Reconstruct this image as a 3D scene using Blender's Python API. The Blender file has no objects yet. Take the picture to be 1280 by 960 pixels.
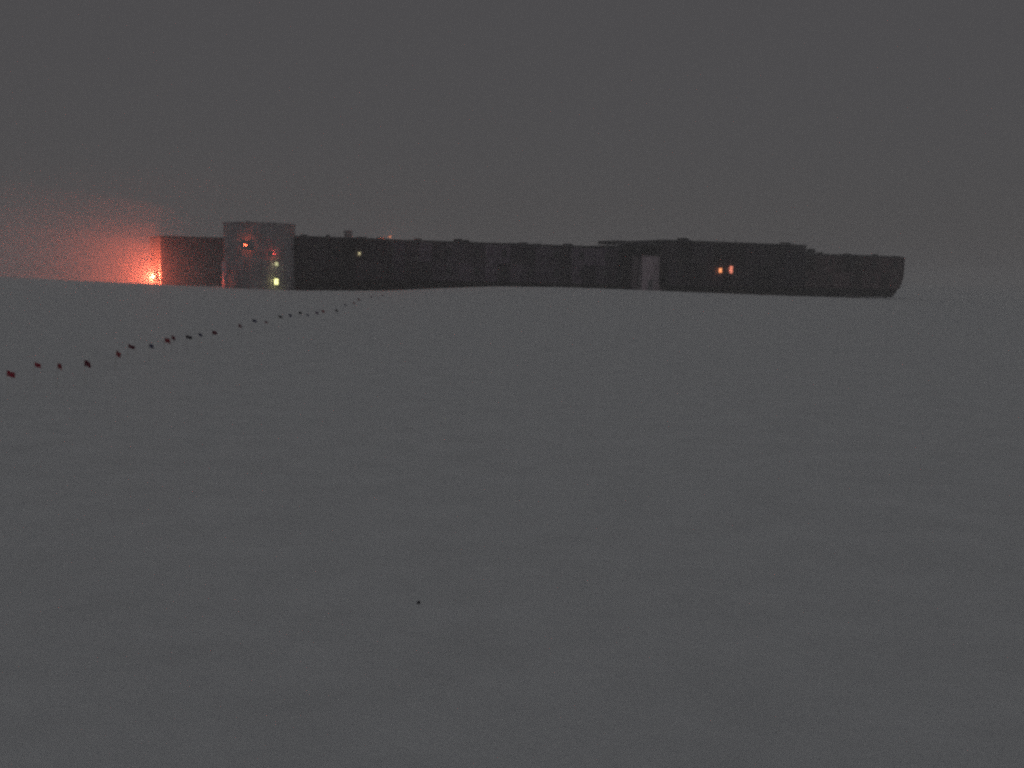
import bpy, bmesh, math, random
import numpy as np
from mathutils import Vector, Matrix, noise

random.seed(7)
S = bpy.context.scene
C = S.collection
R = math.radians

# ------------------------------------------------------------------ camera
W, HH, F = 1280.0, 960.0, 1400.0
PITCH = math.atan(139.1 / F)
ROLL = math.atan(0.0217)
CAM_H = 3.66
fw = Vector((0, math.cos(PITCH), -math.sin(PITCH)))
r0 = Vector((1, 0, 0)); u0 = Vector((0, math.sin(PITCH), math.cos(PITCH)))
rt = r0 * math.cos(ROLL) + u0 * math.sin(ROLL)
up = -r0 * math.sin(ROLL) + u0 * math.cos(ROLL)
cam_d = bpy.data.cameras.new('camera'); cam = bpy.data.objects.new('camera', cam_d); C.objects.link(cam)
m = Matrix((rt, up, -fw)).transposed().to_4x4(); m.translation = Vector((0, 0, CAM_H))
cam.matrix_world = m
cam_d.sensor_width = 36; cam_d.lens = 36 * F / W
cam_d.clip_start = 0.1; cam_d.clip_end = 6000
S.camera = cam

# ------------------------------------------------------------------ sky, moonlight, exposure
world = bpy.data.worlds.new('World'); S.world = world; world.use_nodes = True
wn = world.node_tree; wn.nodes.clear()
wo = wn.nodes.new('ShaderNodeOutputWorld'); bg = wn.nodes.new('ShaderNodeBackground')
sky = wn.nodes.new('ShaderNodeTexSky'); sky.sky_type = 'NISHITA'; sky.sun_disc = False
sky.sun_elevation = R(12); sky.sun_rotation = R(200)
sc = wn.nodes.new('ShaderNodeVectorMath'); sc.operation = 'SCALE'; sc.inputs['Scale'].default_value = 0.0008
ad = wn.nodes.new('ShaderNodeVectorMath'); ad.operation = 'ADD'
ad.inputs[1].default_value = (0.0705, 0.0675, 0.0705)      # even overcast cloud of the polar night
wn.links.new(sky.outputs[0], sc.inputs[0]); wn.links.new(sc.outputs[0], ad.inputs[0])
wn.links.new(ad.outputs[0], bg.inputs['Color']); bg.inputs['Strength'].default_value = 1.0
wn.links.new(bg.outputs[0], wo.inputs['Surface'])

sd = bpy.data.lights.new('moon', 'SUN'); sd.energy = 0.12; sd.angle = R(60); sd.color = (1.0, 0.93, 0.85)
sun = bpy.data.objects.new('moon', sd); C.objects.link(sun)
sun.rotation_euler = (R(42), 0, R(170))     # cloud-veiled moon high behind the station

S.view_settings.view_transform = 'Standard'; S.view_settings.look = 'None'
S.view_settings.exposure = 0; S.view_settings.gamma = 1
cy = S.cycles
cy.use_denoising = False
cy.max_bounces = 6; cy.diffuse_bounces = 3; cy.volume_bounces = 3; cy.glossy_bounces = 2
cy.volume_step_rate = 1.0; cy.volume_max_steps = 256
cy.use_light_tree = False
cy.use_adaptive_sampling = True; cy.adaptive_threshold = 0.035; cy.adaptive_min_samples = 16
cy.sample_clamp_indirect = 0.6
cy.filter_width = 2.8

# ------------------------------------------------------------------ helpers
def ray(px, py):
    return fw + rt * ((px - 640) / F) - up * ((py - 480) / F)
def at(px, py, D):
    d = ray(px, py)
    return Vector((0, 0, CAM_H)) + d * (D / d.y)

PA = at(370, 363, 182.0); PB = at(1131, 370, 238.0)
A2 = Vector((PA.x, PA.y, 0)); B2 = Vector((PB.x, PB.y, 0))
U = (B2 - A2).normalized(); V = Vector((-U.y, U.x, 0)); ANG = math.atan2(U.y, U.x)
def on_front(px, py, yoff=0.0):
    """station coordinates (s along the front, z) of the facade plane set back by yoff, seen in direction px, py"""
    d = ray(px, py); n = V
    t = ((A2 + V * yoff) - Vector((0, 0, CAM_H))).dot(n) / d.dot(n)
    P = Vector((0, 0, CAM_H)) + d * t
    return (P - A2).dot(U), P.z
def W3(s, y, z):
    return A2 + U * s + V * y + Vector((0, 0, z))

def bx(bm, x0, x1, y0, y1, z0, z1, bev=0.0):
    M = Matrix.Translation(((x0 + x1) / 2, (y0 + y1) / 2, (z0 + z1) / 2)) @ Matrix.Diagonal((abs(x1 - x0), abs(y1 - y0), abs(z1 - z0), 1))
    r = bmesh.ops.create_cube(bm, size=1, matrix=M)
    if bev:
        es = list({e for v in r['verts'] for e in v.link_edges})
        bmesh.ops.bevel(bm, geom=es, offset=bev, segments=1, affect='EDGES')
    return r
def cyl(bm, p, q, ra, rb=None, n=8, caps=True):
    p, q = Vector(p), Vector(q); d = q - p
    M = Matrix.Translation((p + q) / 2) @ d.to_track_quat('Z', 'Y').to_matrix().to_4x4()
    bmesh.ops.create_cone(bm, cap_ends=caps, segments=n, radius1=ra, radius2=ra if rb is None else rb, depth=d.length, matrix=M)
def hexa(bm, pts):
    v = [bm.verts.new(p) for p in pts]
    for f in ((0, 3, 2, 1), (4, 5, 6, 7), (0, 1, 5, 4), (1, 2, 6, 5), (2, 3, 7, 6), (3, 0, 4, 7)):
        bm.faces.new([v[i] for i in f])
def mesh_of(bm, name, mat=None):
    bmesh.ops.recalc_face_normals(bm, faces=bm.faces)
    me = bpy.data.meshes.new(name); bm.to_mesh(me); bm.free()
    if mat: me.materials.append(mat)
    return me
def link(name, me, parent=None, loc=(0, 0, 0), rz=0):
    o = bpy.data.objects.new(name, me); C.objects.link(o)
    o.location = loc; o.rotation_euler = (0, 0, rz)
    if parent: o.parent = parent
    return o
def obj(name, bm, mat, parent=None, loc=(0, 0, 0), rz=0):
    return link(name, mesh_of(bm, name, mat), parent, loc, rz)
def tag(o, label=None, cat=None, group=None, kind=None):
    for k, v in (('label', label), ('category', cat), ('group', group), ('kind', kind)):
        if v: o[k] = v
    return o
def thing(name, label, cat, loc, rz=0, group=None):
    return tag(link(name, None, None, loc, rz), label, cat, group)

# ------------------------------------------------------------------ materials
def mat(name, col, rough=0.8, metal=0.0, var=0.25, scale=2.0, bump=0.0, bscale=20.0, rand=0.0, spec=0.3):
    m = bpy.data.materials.new(name); m.use_nodes = True
    nt = m.node_tree; b = nt.nodes['Principled BSDF']
    b.inputs['Roughness'].default_value = rough; b.inputs['Metallic'].default_value = metal
    b.inputs['Specular IOR Level'].default_value = spec
    tc = nt.nodes.new('ShaderNodeTexCoord')
    nz = nt.nodes.new('ShaderNodeTexNoise'); nz.inputs['Scale'].default_value = scale; nz.inputs['Detail'].default_value = 10; nz.inputs['Roughness'].default_value = 0.62
    nt.links.new(tc.outputs['Object'], nz.inputs['Vector'])
    mr = nt.nodes.new('ShaderNodeMapRange')
    mr.inputs['From Min'].default_value = 0.3; mr.inputs['From Max'].default_value = 0.7
    mr.inputs['To Min'].default_value = 1 - var; mr.inputs['To Max'].default_value = 1 + var
    nt.links.new(nz.outputs['Fac'], mr.inputs['Value'])
    val = mr.outputs['Result']
    if rand:
        oi = nt.nodes.new('ShaderNodeObjectInfo'); m2 = nt.nodes.new('ShaderNodeMapRange')
        m2.inputs['To Min'].default_value = 1 - rand; m2.inputs['To Max'].default_value = 1 + rand
        nt.links.new(oi.outputs['Random'], m2.inputs['Value'])
        mu = nt.nodes.new('ShaderNodeMath'); mu.operation = 'MULTIPLY'
        nt.links.new(val, mu.inputs[0]); nt.links.new(m2.outputs['Result'], mu.inputs[1]); val = mu.outputs[0]
    vs = nt.nodes.new('ShaderNodeVectorMath'); vs.operation = 'SCALE'; vs.inputs[0].default_value = col
    nt.links.new(val, vs.inputs['Scale']); nt.links.new(vs.outputs[0], b.inputs['Base Color'])
    if bump:
        n2 = nt.nodes.new('ShaderNodeTexNoise'); n2.inputs['Scale'].default_value = bscale; n2.inputs['Detail'].default_value = 10; n2.inputs['Roughness'].default_value = 0.65
        nt.links.new(tc.outputs['Object'], n2.inputs['Vector'])
        bp = nt.nodes.new('ShaderNodeBump'); bp.inputs['Strength'].default_value = bump; bp.inputs['Distance'].default_value = 0.05
        nt.links.new(n2.outputs['Fac'], bp.inputs['Height']); nt.links.new(bp.outputs[0], b.inputs['Normal'])
    return m
def glow(name, col, strength):
    m = bpy.data.materials.new(name); m.use_nodes = True; nt = m.node_tree
    b = nt.nodes['Principled BSDF']; b.inputs['Base Color'].default_value = (0.3, 0.3, 0.3, 1)
    b.inputs['Emission Color'].default_value = (*col, 1); b.inputs['Emission Strength'].default_value = strength
    return m
M_panel = mat('dark_cladding', (0.036, 0.028, 0.038), 0.7, var=0.55, scale=1.2, rand=0.7)
M_panel2 = mat('slate_cladding', (0.105, 0.080, 0.108), 0.7, var=0.55, scale=1.2, rand=0.7)
M_panel3 = mat('brown_cladding', (0.10, 0.064, 0.070), 0.7, var=0.55, scale=1.2, rand=0.7)
M_wall = mat('dark_wall', (0.04, 0.034, 0.04), 0.8, var=0.2)
M_under = mat('underside_painted_shade', (0.022, 0.018, 0.02), 0.9, var=0.3)  # darker than the walls: shade of the gap below painted into the colour
M_roof = mat('roof_membrane', (0.10, 0.10, 0.11), 0.9, var=0.3, scale=0.4)
M_trim = mat('trim_metal', (0.08, 0.08, 0.09), 0.5, metal=0.3)
M_tower = mat('galvanised_steel', (0.40, 0.39, 0.41), 0.6, metal=0.2, var=0.25, scale=0.7, bump=0.2, bscale=6, rand=0.1)
M_pale = mat('pale_sheet_metal', (0.75, 0.62, 0.68), 0.8, var=0.2, scale=0.9)
M_glass = mat('dark_glass', (0.02, 0.022, 0.026), 0.12, var=0.1, spec=0.6)
M_blind = mat('dim_blind', (0.30, 0.30, 0.28), 0.6, var=0.1)
M_redwall = mat('painted_end_wall', (0.30, 0.27, 0.26), 0.8, var=0.25, scale=0.8, rand=0.15)
M_orange = glow('lit_window_orange', (1.0, 0.33, 0.12), 1.3)
M_pink = glow('lit_window_pink', (1.0, 0.28, 0.17), .85)
M_hot = glow('lit_lamp_core', (1.0, 0.62, 0.30), 2.2)
M_yellow = glow('lit_window_yellow', (0.95, 0.93, 0.36), 1.8)
M_dim = glow('dim_window', (0.8, 0.72, 0.4), 0.4)
M_lampamber = glow('lit_lamp_amber', (1.0, 0.30, 0.12), 1.4)
M_lampred = glow('lit_lamp_red', (1.0, 0.16, 0.07), .55)
M_lampdim = glow('lit_lamp_dim_red', (1.0, 0.12, 0.10), .22)
M_lampwhite = glow('lit_lamp_cream', (0.9, 0.88, 0.45), .55)
M_bamboo = mat('weathered_bamboo', (0.50, 0.44, 0.34), 0.7, var=0.2, scale=8)
CLOTH = {'crimson': (0.46, 0.04, 0.07), 'dark red': (0.34, 0.03, 0.045), 'maroon': (0.20, 0.03, 0.055),
         'navy': (0.05, 0.05, 0.14), 'black': (0.045, 0.04, 0.055), 'purple': (0.12, 0.05, 0.14)}
M_cloth = {k: mat('cloth_' + k.replace(' ', '_'), v, 0.9, var=0.2, scale=12) for k, v in CLOTH.items()}

# ------------------------------------------------------------------ snow ground
LINE = [(-400, 338, 165), (-150, 341, 168), (0, 346, 170), (100, 351, 176), (200, 355.5, 182), (280, 360, 168), (370, 363.5, 164),
        (480, 363.5, 174), (560, 360, 180), (620, 358, 184), (700, 359, 190), (760, 361, 194), (850, 364.5, 200),
        (950, 368.5, 206), (1050, 372, 214), (1120, 374.5, 222), (1200, 374, 230), (1500, 380, 240)]
crest = []
for px, py, D in LINE:
    P = at(px, py, D); crest.append((math.atan2(P.x, P.y), P.z, D))
ca = np.array(crest)
def terrain(X, Y):
    X = np.asarray(X, float); Y = np.asarray(Y, float)
    th = np.arctan2(X, Y)
    z = np.interp(th, ca[:, 0], ca[:, 1]); D = np.interp(th, ca[:, 0], ca[:, 2])
    front = np.exp(-((Y - D) / 48.0) ** 2); back = np.exp(-((Y - D) / 13.0) ** 2)
    zz = z * np.where(Y < D, front, back)
    zz = np.where(Y < 5, 0 * zz, zz)
    # wind-carved drifts, long axis across the wind
    a = X * 0.92 + Y * 0.38; b = -X * 0.38 + Y * 0.92
    calm = np.exp(-((Y - D) / 20.0) ** 2)
    dr = 0.018 * np.sin(a / 9.3 + 1.7 * np.sin(b / 23.0)) * np.sin(b / 14.1 + 0.8) + 0.025 * np.sin(a / 3.1 + 2 * np.sin(b / 7.7)) * np.sin(b / 5.3)
    return zz + dr * (1 - calm) * np.clip(1.2 - np.hypot(X, Y) / 600, 0, 1)
def gz(x, y): return float(terrain(x, y))
def spaced(lo, hi, near, fine, n0):
    out = [0.0]; step = fine
    while out[-1] < hi:
        if out[-1] > near: step *= 1.10
        out.append(out[-1] + step)
    return out
ys = [-2500, -1500, -900, -500, -250, -120, -60, -30, -15, -8] + [-4 + 0.8 * i for i in range(80)] + [60 + 1.5 * i for i in range(140)]
s = 1.5
while ys[-1] < 2600:
    s *= 1.12; ys.append(ys[-1] + s)
xs = [1.2 * i for i in range(110)]; s = 1.2
while xs[-1] < 2600:
    s *= 1.13; xs.append(xs[-1] + s)
xs = np.array([-v for v in reversed(xs[1:])] + xs); ys = np.array(ys)
GX, GY = np.meshgrid(xs, ys); GZ = terrain(GX, GY)
jit = np.array([[noise.noise(Vector((x * 0.55, y * 0.22, 3.1))) for x in xs] for y in ys])
GZ += 0.035 * jit * (np.hypot(GX, GY) < 150) * (1 - np.exp(-((GY - 185) / 25.0) ** 2))
nx, ny = len(xs), len(ys)
verts = np.stack([GX, GY, GZ], -1).reshape(-1, 3)
idx = np.arange(nx * ny).reshape(ny, nx)
quads = np.stack([idx[:-1, :-1], idx[:-1, 1:], idx[1:, 1:], idx[1:, :-1]], -1).reshape(-1, 4)
me = bpy.data.meshes.new('snow_ground'); me.from_pydata(verts.tolist(), [], quads.tolist())
me.polygons.foreach_set('use_smooth', [True] * len(quads))
M_snow = mat('wind_packed_snow', (0.775, 0.83, 0.86), 0.75, var=0.06, scale=0.8, bump=1.0, bscale=2.6, spec=0.2)
_nt = M_snow.node_tree
me.materials.append(M_snow)
tag(link('snow_ground', me), kind='structure')

# ------------------------------------------------------------------ station building
st = thing('research_station', 'long dark two storey station building raised above snow, with two small orange windows', 'building', A2, ANG)
_panels = {}
def panel_mesh(w, h, mt):
    k = (round(w, 3), round(h, 3), mt.name)
    if k not in _panels:
        bm = bmesh.new(); bx(bm, 0.03, w - 0.03, -0.05, 0.03, 0.03, h - 0.03, 0.012)
        _panels[k] = mesh_of(bm, 'panel', mt)
    return _panels[k]
def clad(parent, x0, x1, y, z0, z1, rows=2, axis='x', mt=None, pw=2.44):
    n = max(1, round((x1 - x0) / pw)); w = (x1 - x0) / n; h = (z1 - z0) / rows
    me = panel_mesh(w, h, mt or M_panel)
    for i in range(n):
        for j in range(rows):
            if axis == 'x': link('panel', me, parent, (x0 + i * w, y, z0 + j * h))
            else: link('panel', me, parent, (y, x1 - i * w, z0 + j * h), -math.pi / 2)   # faces -x
CH = 1.7      # height of the sloped underside
def pod(parent, s0, s1, y0, y1, zb, zt, left=True, right=False, rows=2, mt=None):
    """one block: a walled box over a sloped underside, a parapet on its roof"""
    bm = bmesh.new(); bx(bm, s0, s1, y0, y1, zb + CH, zt); obj('wall', bm, M_wall, parent)
    a = 1.1; l = a if left else 0; r = .35 if right else 0
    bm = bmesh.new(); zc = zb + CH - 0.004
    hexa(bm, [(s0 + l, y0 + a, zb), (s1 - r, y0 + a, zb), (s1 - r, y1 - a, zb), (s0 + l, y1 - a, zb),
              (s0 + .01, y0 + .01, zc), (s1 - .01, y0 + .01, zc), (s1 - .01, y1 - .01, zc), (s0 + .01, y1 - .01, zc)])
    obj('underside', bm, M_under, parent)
    clad(parent, s0 + .05, s1 - .05, y0 - 0.035, zb + CH + 0.02, zt - 0.1, rows, mt=mt)
    if left: clad(parent, y0 + .05, y1 - .05, s0 - 0.035, zb + CH + 0.02, zt - 0.1, rows, 'y', mt=mt)
    bm = bmesh.new()
    bx(bm, s0 - .12, s1 + .12, y0 - .14, y0 + .12, zt - .08, zt + .22, .02)
    bx(bm, s0 - .12, s1 + .12, y1 - .12, y1 + .12, zt - .08, zt + .22, .02)
    bx(bm, s0 - .118, s0 + .12, y0 + .123, y1 - .123, zt - .08, zt + .217)
    bx(bm, s1 - .12, s1 + .118, y0 + .123, y1 - .123, zt - .08, zt + .217)
    obj('parapet', bm, M_trim, parent)
    bm = bmesh.new(); bx(bm, s0 + .123, s1 - .123, y0 + .123, y1 - .123, zt + .002, zt + .09); obj('roof', bm, M_roof, parent)

yP = -3.0
s_a0, _ = on_front(370, 363, yP); s_a1, _ = on_front(478, 363, yP)
s_m1, _ = on_front(772, 363, 0)
s_r1, _ = on_front(834, 363, 0)
s_b0, _ = on_front(834, 363, yP); s_b1, _ = on_front(1005, 363, yP)
s_e1, _ = on_front(1132, 330, 0)
zA = on_front(400, 295.5, yP)[1]; zM = on_front(620, 303.5, 0)[1]; zB = on_front(900, 302, yP)[1]; zE = on_front(1070, 318.5, 0)[1]
zR = on_front(800, 308, 4)[1]; zC = on_front(800, 301.5, -1)[1]
ZB = 0.25
print('DIM', s_a0, s_a1, s_m1, s_r1, s_b1, s_e1, 'z', zA, zM, zB, zE, zR, zC)
par = 0.22
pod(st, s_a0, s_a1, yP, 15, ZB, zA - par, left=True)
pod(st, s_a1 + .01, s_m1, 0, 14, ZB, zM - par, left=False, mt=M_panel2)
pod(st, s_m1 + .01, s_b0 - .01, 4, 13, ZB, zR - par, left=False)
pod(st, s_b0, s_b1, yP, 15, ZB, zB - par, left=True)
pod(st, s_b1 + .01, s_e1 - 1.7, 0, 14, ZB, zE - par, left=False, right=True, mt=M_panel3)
zo = ZB + CH + 2.3; bm = bmesh.new()      # the end gallery leans out over the snow
hexa(bm, [(s_e1 - 1.575, .3, zo - 2.2), (s_e1 - .9, .3, zo - 2.2), (s_e1 - .9, 13.7, zo - 2.2), (s_e1 - 1.575, 13.7, zo - 2.2),
          (s_e1 - 1.575, .3, zo + .5), (s_e1, .3, zo + .5), (s_e1, 13.7, zo + .5), (s_e1 - 1.575, 13.7, zo + .5)])
bx(bm, s_e1 - 1.575, s_e1 - .002, .305, 13.695, zo + .503, zE - .1); obj('end_gallery', bm, M_panel3, st)
# canopy bridging the recess
s_c0, _ = on_front(771, 300, -1)
bm = bmesh.new(); bx(bm, s_c0, s_b0 - .13, -1.0, 6.0, zC - 0.62, zC, 0.04); obj('canopy', bm, M_trim, st)
for xx in (s_c0 + 1.2, s_c0 + 5.2):
    bm = bmesh.new(); bx(bm, xx - .1, xx + .1, -.6, -.4, -0.5, zC - .62); obj('canopy_post', bm, M_trim, st)
# columns under the whole length
cm = bmesh.new(); cyl(cm, (0, 0, -1.5), (0, 0, ZB + 0.02), 0.32, n=12); cme = mesh_of(cm, 'column', M_wall)
x = s_a0 + 4
while x < s_e1 - 2.5:
    for yy in (2.2, 11.5): link('column', cme, st, (x, yy, 0))
    x += 7.3
# pale stair enclosure in the recess
s0, _ = on_front(803, 340, -0.2); s1, _ = on_front(830, 340, -0.2); zt = on_front(816, 321, -0.2)[1]
bm = bmesh.new(); bx(bm, s0, s1, -0.2, 3.9, -1.0, zt, .05); e = obj('stair_enclosure', bm, M_pale, st)
tag(e, 'pale grey stair enclosure under the canopy')
bm = bmesh.new()
bx(bm, s0 - .1, s1 + .1, -.35, 3.9, zt + .003, zt + .15)
for k in range(9): bx(bm, s0 + .35 + k * (s1 - s0 - .7) / 8 - .03, s0 + .35 + k * (s1 - s0 - .7) / 8 + .03, -.235, -.19, -1, zt - .1)
obj('ribbing', bm, M_pale, e)
bm = bmesh.new(); bx(bm, s0 + 1.3, s0 + 2.4, -.26, -.2, 0.6, 2.9); obj('door', bm, M_tower, e)

# windows
wf = bmesh.new()
for (a, b, c, d) in ((-.46, .46, .74, .84), (-.46, .46, -.84, -.74), (-.46, -.38, -.74, .74), (.38, .46, -.74, .74)):
    bx(wf, a, b, -.13, -.03, c, d)
bx(wf, -.38, .38, -.09, -.05, -.02, .02)
wf = mesh_of(wf, 'window_frame', M_trim)
panes = {}
def window(parent, s, y, z, m, label=None, sc=(1, 1)):
    w = link('window', wf, parent, (s, y, z)); w.scale = (sc[0], 1, sc[1])
    if m.name not in panes:
        b = bmesh.new(); bx(b, -.375, .375, -.075, -.035, -.735, .735); panes[m.name] = mesh_of(b, 'pane', m)
    link('pane', panes[m.name], w)
    if label: w['label'] = label
yW = -0.05
def win_px(px, py, yoff, m, label, sc=(1, 1)):
    s, z = on_front(px, py, yoff); window(st, s, yoff + yW, z, m, label, sc)
win_px(900, 338, yP, M_orange, 'small lit orange window, left of the pair', (1.0, .58))
win_px(913.5, 337, yP, M_pink, 'taller lit orange window, right of the pair', (.95, .95))
win_px(449, 317, yP, M_dim, 'small dimly lit cream window', (.62, .35))
win_px(934, 340, yP, M_blind, 'narrow unlit window with a pale blind', (.3, .6))
win_px(970, 338, yP, M_blind, 'narrow unlit window with a pale blind', (.3, .5))
win_px(521, 322, 0, M_blind, 'small unlit window with a pale blind', (.4, .45))
lit = [on_front(p, q, o)[0] for p, q, o in ((900, 338, yP), (913.5, 337, yP), (449, 317, yP), (934, 340, yP), (970, 338, yP), (521, 322, 0))]
for (a, b, y, zt_) in ((s_a0, s_a1, yP, zA), (s_a1, s_m1, 0, zM), (s_b0, s_b1, yP, zB), (s_b1, s_e1, 0, zE)):
    zl = ZB + CH + (zt_ - ZB - CH) * .27; zu = ZB + CH + (zt_ - ZB - CH) * .74
    n = int((b - a) / 4.9)
    for k in range(n):
        xx = a + (k + .5) * (b - a) / n
        for z in (zl, zu):
            if all(abs(xx - l) > 1.4 for l in lit): window(st, xx, y + yW, z, M_glass, None, (.9, .75))
# roof plant
def roof_box(name, px, pw, py_top, yoff, ybase, m=M_trim, dy=1.2, zb=7.0):
    s, z = on_front(px, py_top, yoff); hw = pw / 2 * 0.135
    bm = bmesh.new(); bx(bm, s - hw, s + hw, yoff, yoff + dy, ybase, z, .04)
    return obj(name, bm, m, st)
roof_box('chimney', 436.5, 8, 288, 1.5, zA - .15, M_tower)
roof_box('roof_vent', 574, 9, 298.5, 3, zM - .15)
roof_box('roof_vent', 655, 12, 303, 4, zM - .15)
roof_box('roof_vent', 524, 7, 298, 3, zM - .15)
roof_box('roof_vent', 856, 14, 297.5, 1.5, zB - .15)
roof_box('roof_vent', 1016, 10, 311, 3, zE - .15)
rr = random.Random(3)
for (a, b, y, zt_) in ((s_a0, s_a1, yP, zA), (s_a1, s_m1, 0, zM), (s_b0, s_b1, yP, zB), (s_b1, s_e1 - 3, 0, zE)):
    xx = a + 2
    while xx < b - 2:
        w = rr.uniform(.25, .9); h = rr.uniform(.1, .45); yy = y + rr.uniform(1, 5)
        bm = bmesh.new(); bx(bm, xx - w, xx + w, yy, yy + rr.uniform(.6, 1.6), zt_ - .13, zt_ + h, .03)
        obj('roof_vent', bm, M_trim, st)
        if rr.random() < .35:
            bm = bmesh.new(); cyl(bm, (xx + w + .5, yy, zt_ - .13), (xx + w + .5, yy, zt_ + rr.uniform(.6, 1.5)), .05, .03, 6); obj('antenna', bm, M_trim, st)
        xx += rr.uniform(3.5, 9)
s, z = on_front(905, 297, 2)
bm = bmesh.new(); cyl(bm, (s, 2, zB - .15), (s, 2, z + .4), .05, .03, 6); obj('antenna', bm, M_trim, st)
bm = bmesh.new()     # steel cable tray along the roof edge
bx(bm, s_a1 + 6, s_m1 - 4, 1.2, 1.6, zM - .13, zM + .05); obj('cable_tray', bm, M_trim, st)

# ------------------------------------------------------------------ left wing
def on_plane(px, py, P, n):
    d = ray(px, py); t = (P - Vector((0, 0, CAM_H))).dot(n) / d.dot(n)
    return Vector((0, 0, CAM_H)) + d * t
L0 = at(202, 350, 205.0); L0.z = 0
wr = on_plane(330, 350, L0, V); wl = (Vector((wr.x, wr.y, 0)) - L0).dot(U)
zL = at(206, 294.5, 205.0).z - par
wing = thing('station_wing', 'lower dark red tinged wing between the glowing floodlight and the round tower', 'building', L0, ANG)
pod_end = 15.0
bm = bmesh.new(); bx(bm, 0, wl, 0, pod_end, -1.2, zL); obj('wall', bm, M_wall, wing)
M_wingpanel = mat('glow_tinted_cladding', (0.12, 0.035, 0.04), 0.75, var=0.35, scale=0.5, rand=0.3)  # red scattered from the floodlight, painted into the wing's cladding colour
clad(wing, .05, wl - .05, -0.035, -0.4, zL - .1, 2, mt=M_wingpanel)
clad(wing, .05, pod_end - .05, -0.035, -0.4, zL - .1, 2, 'y', mt=M_redwall)
bm = bmesh.new()
bx(bm, -.14, wl, -.14, .12, zL - .08, zL + .22); bx(bm, -.138, .12, .123, pod_end, zL - .08, zL + .217)
obj('parapet', bm, M_trim, wing)
bm = bmesh.new(); bx(bm, .123, wl, .123, pod_end, zL + .002, zL + .09); obj('roof', bm, M_roof, wing)
for k, z in ((3.5, 5.6), (8.5, 5.6), (3.5, 2.2)): window(wing, k, yW, z, M_glass, None, (.9, .75))

# ------------------------------------------------------------------ round tower
TC = at(324.5, 350, 179.0); TC.z = 0
TR = 43.0 * 179.0 / F; TR *= 1 / 1.0
TH = at(326, 277.5, 179.0 - TR).z
tower = thing('stair_tower', 'tall pale grey round metal stair tower with a bright yellow window low down', 'tower', TC)
bm = bmesh.new()
NSEG = 72; ring = []
levels = []
z = -1.2
while z < TH - .3:
    levels += [(z, TR), (z + .1, TR), (z + .16, TR + .035), (z + .28, TR + .035)]; z += .34
levels += [(TH - .25, TR), (TH - .25, TR + .16), (TH, TR + .16), (TH, TR - .1), (TH - .12, TR - .1)]
for (zz, rr) in levels:
    ring.append([bm.verts.new((rr * math.cos(2 * math.pi * i / NSEG), rr * math.sin(2 * math.pi * i / NSEG), zz)) for i in range(NSEG)])
for a, b in zip(ring, ring[1:]):
    for i in range(NSEG): bm.faces.new((a[i], a[(i + 1) % NSEG], b[(i + 1) % NSEG], b[i]))
bm.faces.new(ring[-1])
obj('wall', bm, M_tower, tower)
bm = bmesh.new()
for k in range(18):
    a = 2 * math.pi * k / 18 + .1
    M = Matrix.Rotation(a, 4, 'Z') @ Matrix.Translation((TR + .05, 0, (TH - 1.5) / 2)) @ Matrix.Diagonal((.05, .10, TH + .9, 1))
    bmesh.ops.create_cube(bm, size=1, matrix=M)
obj('seam', bm, M_tower, tower)
def on_tower(px, py, extra=0.0):
    d = ray(px, py); o = Vector((0, 0, CAM_H)); r = TR + extra
    ox, oy = o.x - TC.x, o.y - TC.y
    a = d.x ** 2 + d.y ** 2; b = 2 * (ox * d.x + oy * d.y); c = ox * ox + oy * oy - r * r
    t = (-b - math.sqrt(b * b - 4 * a * c)) / (2 * a); P = o + d * t
    return P - TC, math.atan2(P.y - TC.y, P.x - TC.x) + math.pi / 2
def tower_window(px, py, m, label, sc):
    p, a = on_tower(px, py, .04)
    w = link('window', wf, tower, p, a); w.scale = (sc[0], 1, sc[1]); w['label'] = label
    if m.name not in panes:
        b = bmesh.new(); bx(b, -.375, .375, -.075, -.035, -.735, .735); panes[m.name] = mesh_of(b, 'pane', m)
    link('pane', panes[m.name], w)
tower_window(345, 352, M_yellow, 'bright yellow window near the snow', (.95, .62))
tower_window(345.5, 330, M_lampwhite, 'small pale yellow lit window', (.75, .42))
# landing with rail on the left side, and the duct beside it
pL, aL = on_tower(296, 336, 0.0)
bm = bmesh.new()
bx(bm, -2.2, 2.0, -1.15, .25, -.12, 0)
for k in range(7): bx(bm, -2.15 + k * .68, -2.11 + k * .68, -1.13, -1.09, .004, 1.0)
bx(bm, -2.2, 2.0, -1.15, -1.08, 1.003, 1.06)
obj('landing', bm, M_pale, tower, pL, aL)
pD, aD = on_tower(283, 340, 0.0)
bm = bmesh.new(); zt = at(281, 327, TC.y).z
bx(bm, -.45, .45, -.55, .2, -1.2, zt, .04)
obj('duct', bm, M_pale, tower, (pD.x, pD.y, 0), math.atan2(pD.y, pD.x) + math.pi / 2)
bm = bmesh.new(); cyl(bm, (-2, 1, TH - .2), (-2, 1, TH + .35), .35, n=12); obj('roof_vent', bm, M_trim, tower)

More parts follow.
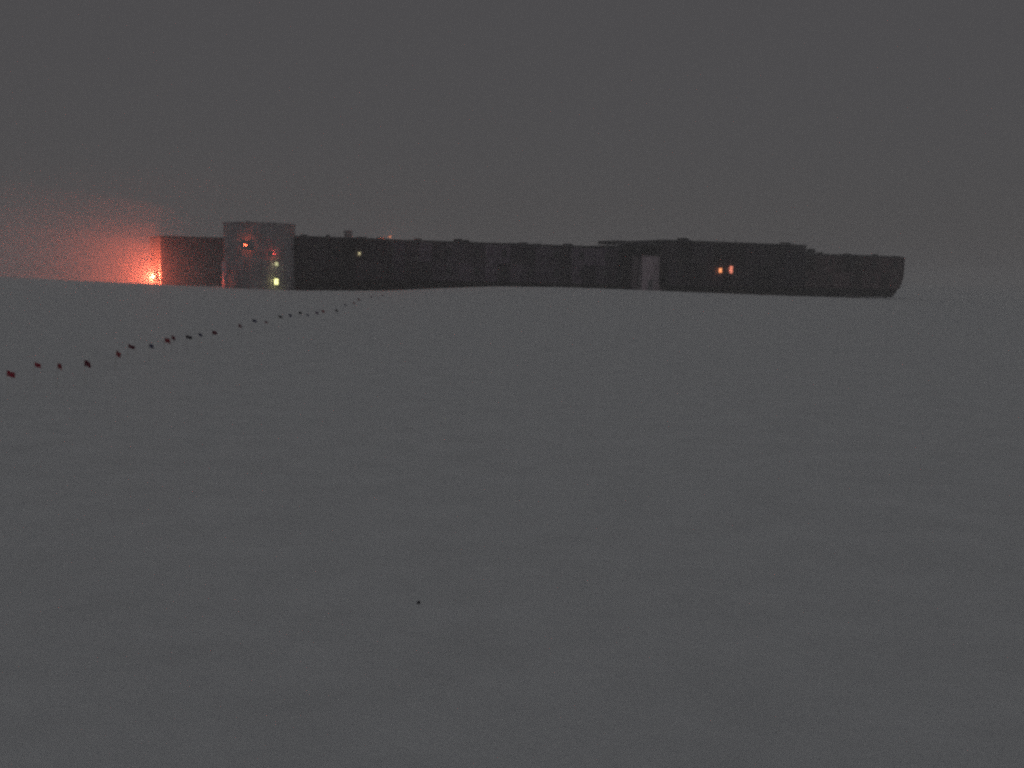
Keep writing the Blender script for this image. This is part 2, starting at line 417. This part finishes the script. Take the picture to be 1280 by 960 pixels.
# ------------------------------------------------------------------ lamps
def lamp_head(name, label, P, rz, m, size=.28, group=None):
    t = thing(name, label, 'lamp', P, rz, group)
    bm = bmesh.new(); s = size
    hexa(bm, [(-s * .8, .0, -s * .6), (s * .8, .0, -s * .6), (s * .5, s, -s * .4), (-s * .5, s, -s * .4),
              (-s * .8, .0, s * .6), (s * .8, .0, s * .6), (s * .5, s, s * .4), (-s * .5, s, s * .4)])
    obj('housing', bm, M_trim, t)
    bm = bmesh.new(); bx(bm, -s * .7, s * .7, -.045, -.006, -s * .5, s * .5, .01); obj('lens', bm, m, t)
    bm = bmesh.new(); cyl(bm, (0, s - .02, 0), (0, s + .35, .0), .04, n=8); obj('bracket', bm, M_trim, t)
    return t
def light(name, P, col, power, radius=.1, spot=None, aim=None):
    l = bpy.data.lights.new(name, 'SPOT' if spot else 'POINT'); l.energy = power; l.color = col; l.shadow_soft_size = radius
    o = bpy.data.objects.new(name, l); C.objects.link(o); o.location = P
    if spot:
        l.spot_size = R(spot); l.spot_blend = 0.6; o.rotation_euler = Vector(aim).to_track_quat('-Z', 'Y').to_euler()
    return o
# floodlight on the end wall of the wing
FP = L0 + V * 2.6 - U * 1.1; FP.z = at(193, 346, FP.y).z
rzf = ANG - math.pi / 2
lamp_head('floodlight', 'blazing red orange floodlight at the far left end of the station', FP, rzf, M_hot, .45)
for k in range(12):        # the floodlight is a bank of twelve emitters
    light('flood_emitter', FP - V * .25 + U * (-.28 + .11 * (k % 6)) + Vector((0, 0, -.1 + .2 * (k // 6))), (1.0, 0.138, 0.064), 18500 / 12, .06)
# red lamps on the tower
def wall_lamp(px, py, m, label, name, size, col, power):
    p, a = on_tower(px, py, .62); P = TC + p
    lamp_head(name, label, P, a, m, size)
    light(name + '_light', P + Vector((math.sin(a) * .25, -math.cos(a) * .25, 0)), col, power, .05)
wall_lamp(307, 306, M_lampred, 'upper left red lamp glowing on the round tower', 'wall_lamp', .36, (1, .12, .05), 45)
wall_lamp(342, 317, M_lampdim, 'faint red lamp above the pale window on the round tower', 'wall_lamp', .2, (1, .07, .06), 16)
light('duct_light', TC + Vector((pD.x, pD.y, 1.3)) * 1.0 + Vector((-1.2, -1.0, 0)), (1, .13, .06), 30, .1)  # added red fill without a fitting, reddens the duct
# lamp on the roof edge
s, z = on_front(487.5, 296, 1.0)
lamp_head('roof_lamp', 'tiny orange lamp on the roof edge beyond the chimney', W3(s, 1.0, z), ANG, M_lampamber, .2)
bm = None
light('roof_lamp_light', W3(s, 1.1, z + .55), (1, .2, .09), 380, .08)

# light spilling out of the lit windows
def spill(P, col, power): light('window_light', P, col, power, .12)
for px, py, c, w in ((900, 338, (1, .3, .12), 16), (913.5, 337, (1, .25, .15), 18), (449, 317, (.9, .7, .35), 5)):
    s, z = on_front(px, py, yP - .5); spill(W3(s, yP - .5, z), c, w)
for px, py, c, w in ((345, 352, (.95, .9, .35), 16), (345.5, 330, (.9, .85, .45), 6)):
    spill(TC + on_tower(px, py, .5)[0], c, w)

# ------------------------------------------------------------------ flag line
def flag_mesh(mt, k):
    bm = bmesh.new(); n = 8; w, h = .20 * (1 + .25 * math.sin(k * 2.3)), .15 * (1 + .2 * math.sin(k * 3.7))
    g = []
    for side in (0, 1):
        rows = []
        for j in range(4):
            rows.append([bm.verts.new((.012 + w * i / n, .03 * math.sin(i * 1.1 + k + j * .3) * i / n + side * .006,
                                       -h * j / 3 - .07 * (i / n) ** 1.5 + .01 * math.sin(k + i))) for i in range(n + 1)])
        g.append(rows)
    for side, rows in enumerate(g):
        for a, b in zip(rows, rows[1:]):
            for i in range(n): bm.faces.new((a[i], a[i + 1], b[i + 1], b[i]))
    for j in range(3):
        for i in (0, n): bm.faces.new((g[0][j][i], g[0][j + 1][i], g[1][j + 1][i], g[1][j][i]))
    for i in range(n):
        for j in (0, 3): bm.faces.new((g[0][j][i], g[0][j][i + 1], g[1][j][i + 1], g[1][j][i]))
    return mesh_of(bm, 'flag', mt)
pm = bmesh.new(); cyl(pm, (0, 0, -1.6), (0, 0, .03), .0045, .003, 8); pm = mesh_of(pm, 'pole', M_bamboo)
dm = bmesh.new(); bmesh.ops.create_icosphere(dm, subdivisions=2, radius=1, matrix=Matrix.Diagonal((.34, .12, .05, 1))); dm = mesh_of(dm, 'drift', M_snow)
FL = [(8, 468, 'crimson'), (43, 457, 'crimson'), (72, 458, 'dark red'), (105, 454, 'maroon'), (145, 442, 'dark red'),
      (160, 434, 'maroon'), (186, 433, 'navy'), (206, 425, 'dark red'), (214, 422, 'maroon'), (232, 422, 'black'), (248, 419, 'navy'),
      (265, 416, 'maroon'), (298, 407, 'maroon'), (315, 401, 'navy'), (331, 403, 'maroon'), (348, 396, 'black'),
      (361, 394, 'navy'), (373, 391, 'black'), (383, 394, 'navy'), (394, 391, 'purple'), (402, 389, 'dark red'),
      (419, 388, 'black'), (430, 381, 'navy'), (441, 379, 'dark red'), (447, 374, 'maroon'), (463, 371, 'purple'), (477, 369, 'maroon')]
ORD = ['nearest', 'second', 'third', 'fourth', 'fifth', 'sixth', 'seventh', 'eighth', 'ninth', 'tenth', 'eleventh', 'twelfth',
       'thirteenth', 'fourteenth', 'fifteenth', 'sixteenth', 'seventeenth', 'eighteenth', 'nineteenth', 'twentieth',
       'twenty-first', 'twenty-second', 'twenty-third', 'twenty-fourth', 'twenty-fifth', 'twenty-sixth', 'farthest']
for i, (px, py, c) in enumerate(FL):
    d = ray(px, py)
    zt = .62; t = 1.0
    for _ in range(12):          # flag top 1.15 m over the local snow
        P = Vector((0, 0, CAM_H)) + d * t; t *= 1
        t = (CAM_H - (gz(P.x, P.y) + zt)) / -d.z if d.z < 0 else t
    P = Vector((0, 0, CAM_H)) + d * t
    f = thing('flag_pole', f'{ORD[i]} flag from the near end of the line, {c} cloth on thin bamboo', 'flag',
              P + Vector((0, 0, .10)), 0, 'flags marking the path to the station')
    f.rotation_euler = (random.uniform(-.06, .06), random.uniform(-.08, .08), random.uniform(-.5, .5))
    link('pole', pm, f); ko = link('drift', dm, f, (0, 0, gz(P.x, P.y) - P.z - .14)); link('flag', flag_mesh(M_cloth[c], i * 1.3), f)

# ------------------------------------------------------------------ small dark scrap on the open snow
d = ray(523, 757); P = Vector((0, 0, CAM_H)) + d * (CAM_H / -d.z); P.z = gz(P.x, P.y)
bm = bmesh.new(); bmesh.ops.create_icosphere(bm, subdivisions=2, radius=.019)
for v in bm.verts:
    n = noise.noise(v.co * 30); v.co *= 1 + .5 * n; v.co.x *= .7; v.co.z *= 1.1; v.co = Matrix.Rotation(-.9, 3, 'Z') @ v.co
    v.co.x += v.co.y * .4
tag(obj('debris', bm, M_cloth['black'], None, P + Vector((0, 0, .02))), 'small dark scrap lying alone on the open snow', 'debris')

# ------------------------------------------------------------------ blowing snow by the floodlight, and the haze over everything
def volume_mat(name, dens, anis=0.3, col=(1, 1, 1)):
    m = bpy.data.materials.new(name); m.use_nodes = True; nt = m.node_tree; nt.nodes.clear()
    o = nt.nodes.new('ShaderNodeOutputMaterial'); v = nt.nodes.new('ShaderNodeVolumePrincipled')
    v.inputs['Color'].default_value = (*col, 1); v.inputs['Density'].default_value = dens; v.inputs['Anisotropy'].default_value = anis
    nt.links.new(v.outputs[0], o.inputs['Volume']); return m, nt, v
root = None
for k, (rx, ry, rz_, dens, du) in enumerate(((66, 30, 16.5, 0.007, 36), (54, 26, 12, 0.009, 32), (36, 19, 9, 0.013, 22), (14, 10, 7, 0.013, 8))):
    m, nt, v = volume_mat('blowing_snow', dens, 0.0)
    bm = bmesh.new(); bmesh.ops.create_icosphere(bm, subdivisions=4, radius=1, matrix=Matrix.Diagonal((rx, ry, rz_, 1)))
    for q in bm.verts:
        q.co *= 1 + .10 * noise.noise(q.co * .07 + Vector((k * 9, 0, 0)))
    if root is None:
        root = obj('blowing_snow', bm, m, None, FP - U * du + V * 3, ANG)
        tag(root, 'red lit blowing snow drifting left of the station', 'blowing snow', kind='stuff')
    else:
        tag(obj('dense_drift', bm, m, root, (36 - du, 0, 0)), kind='stuff')

m, nt, v = volume_mat('haze_air', 0.0012, 0.2)
bm = bmesh.new(); bx(bm, -2700, 2700, -2600, 2750, -3.0, 19.0)
tag(obj('haze', bm, m), 'thin frozen haze over the whole plain', 'haze', kind='stuff')
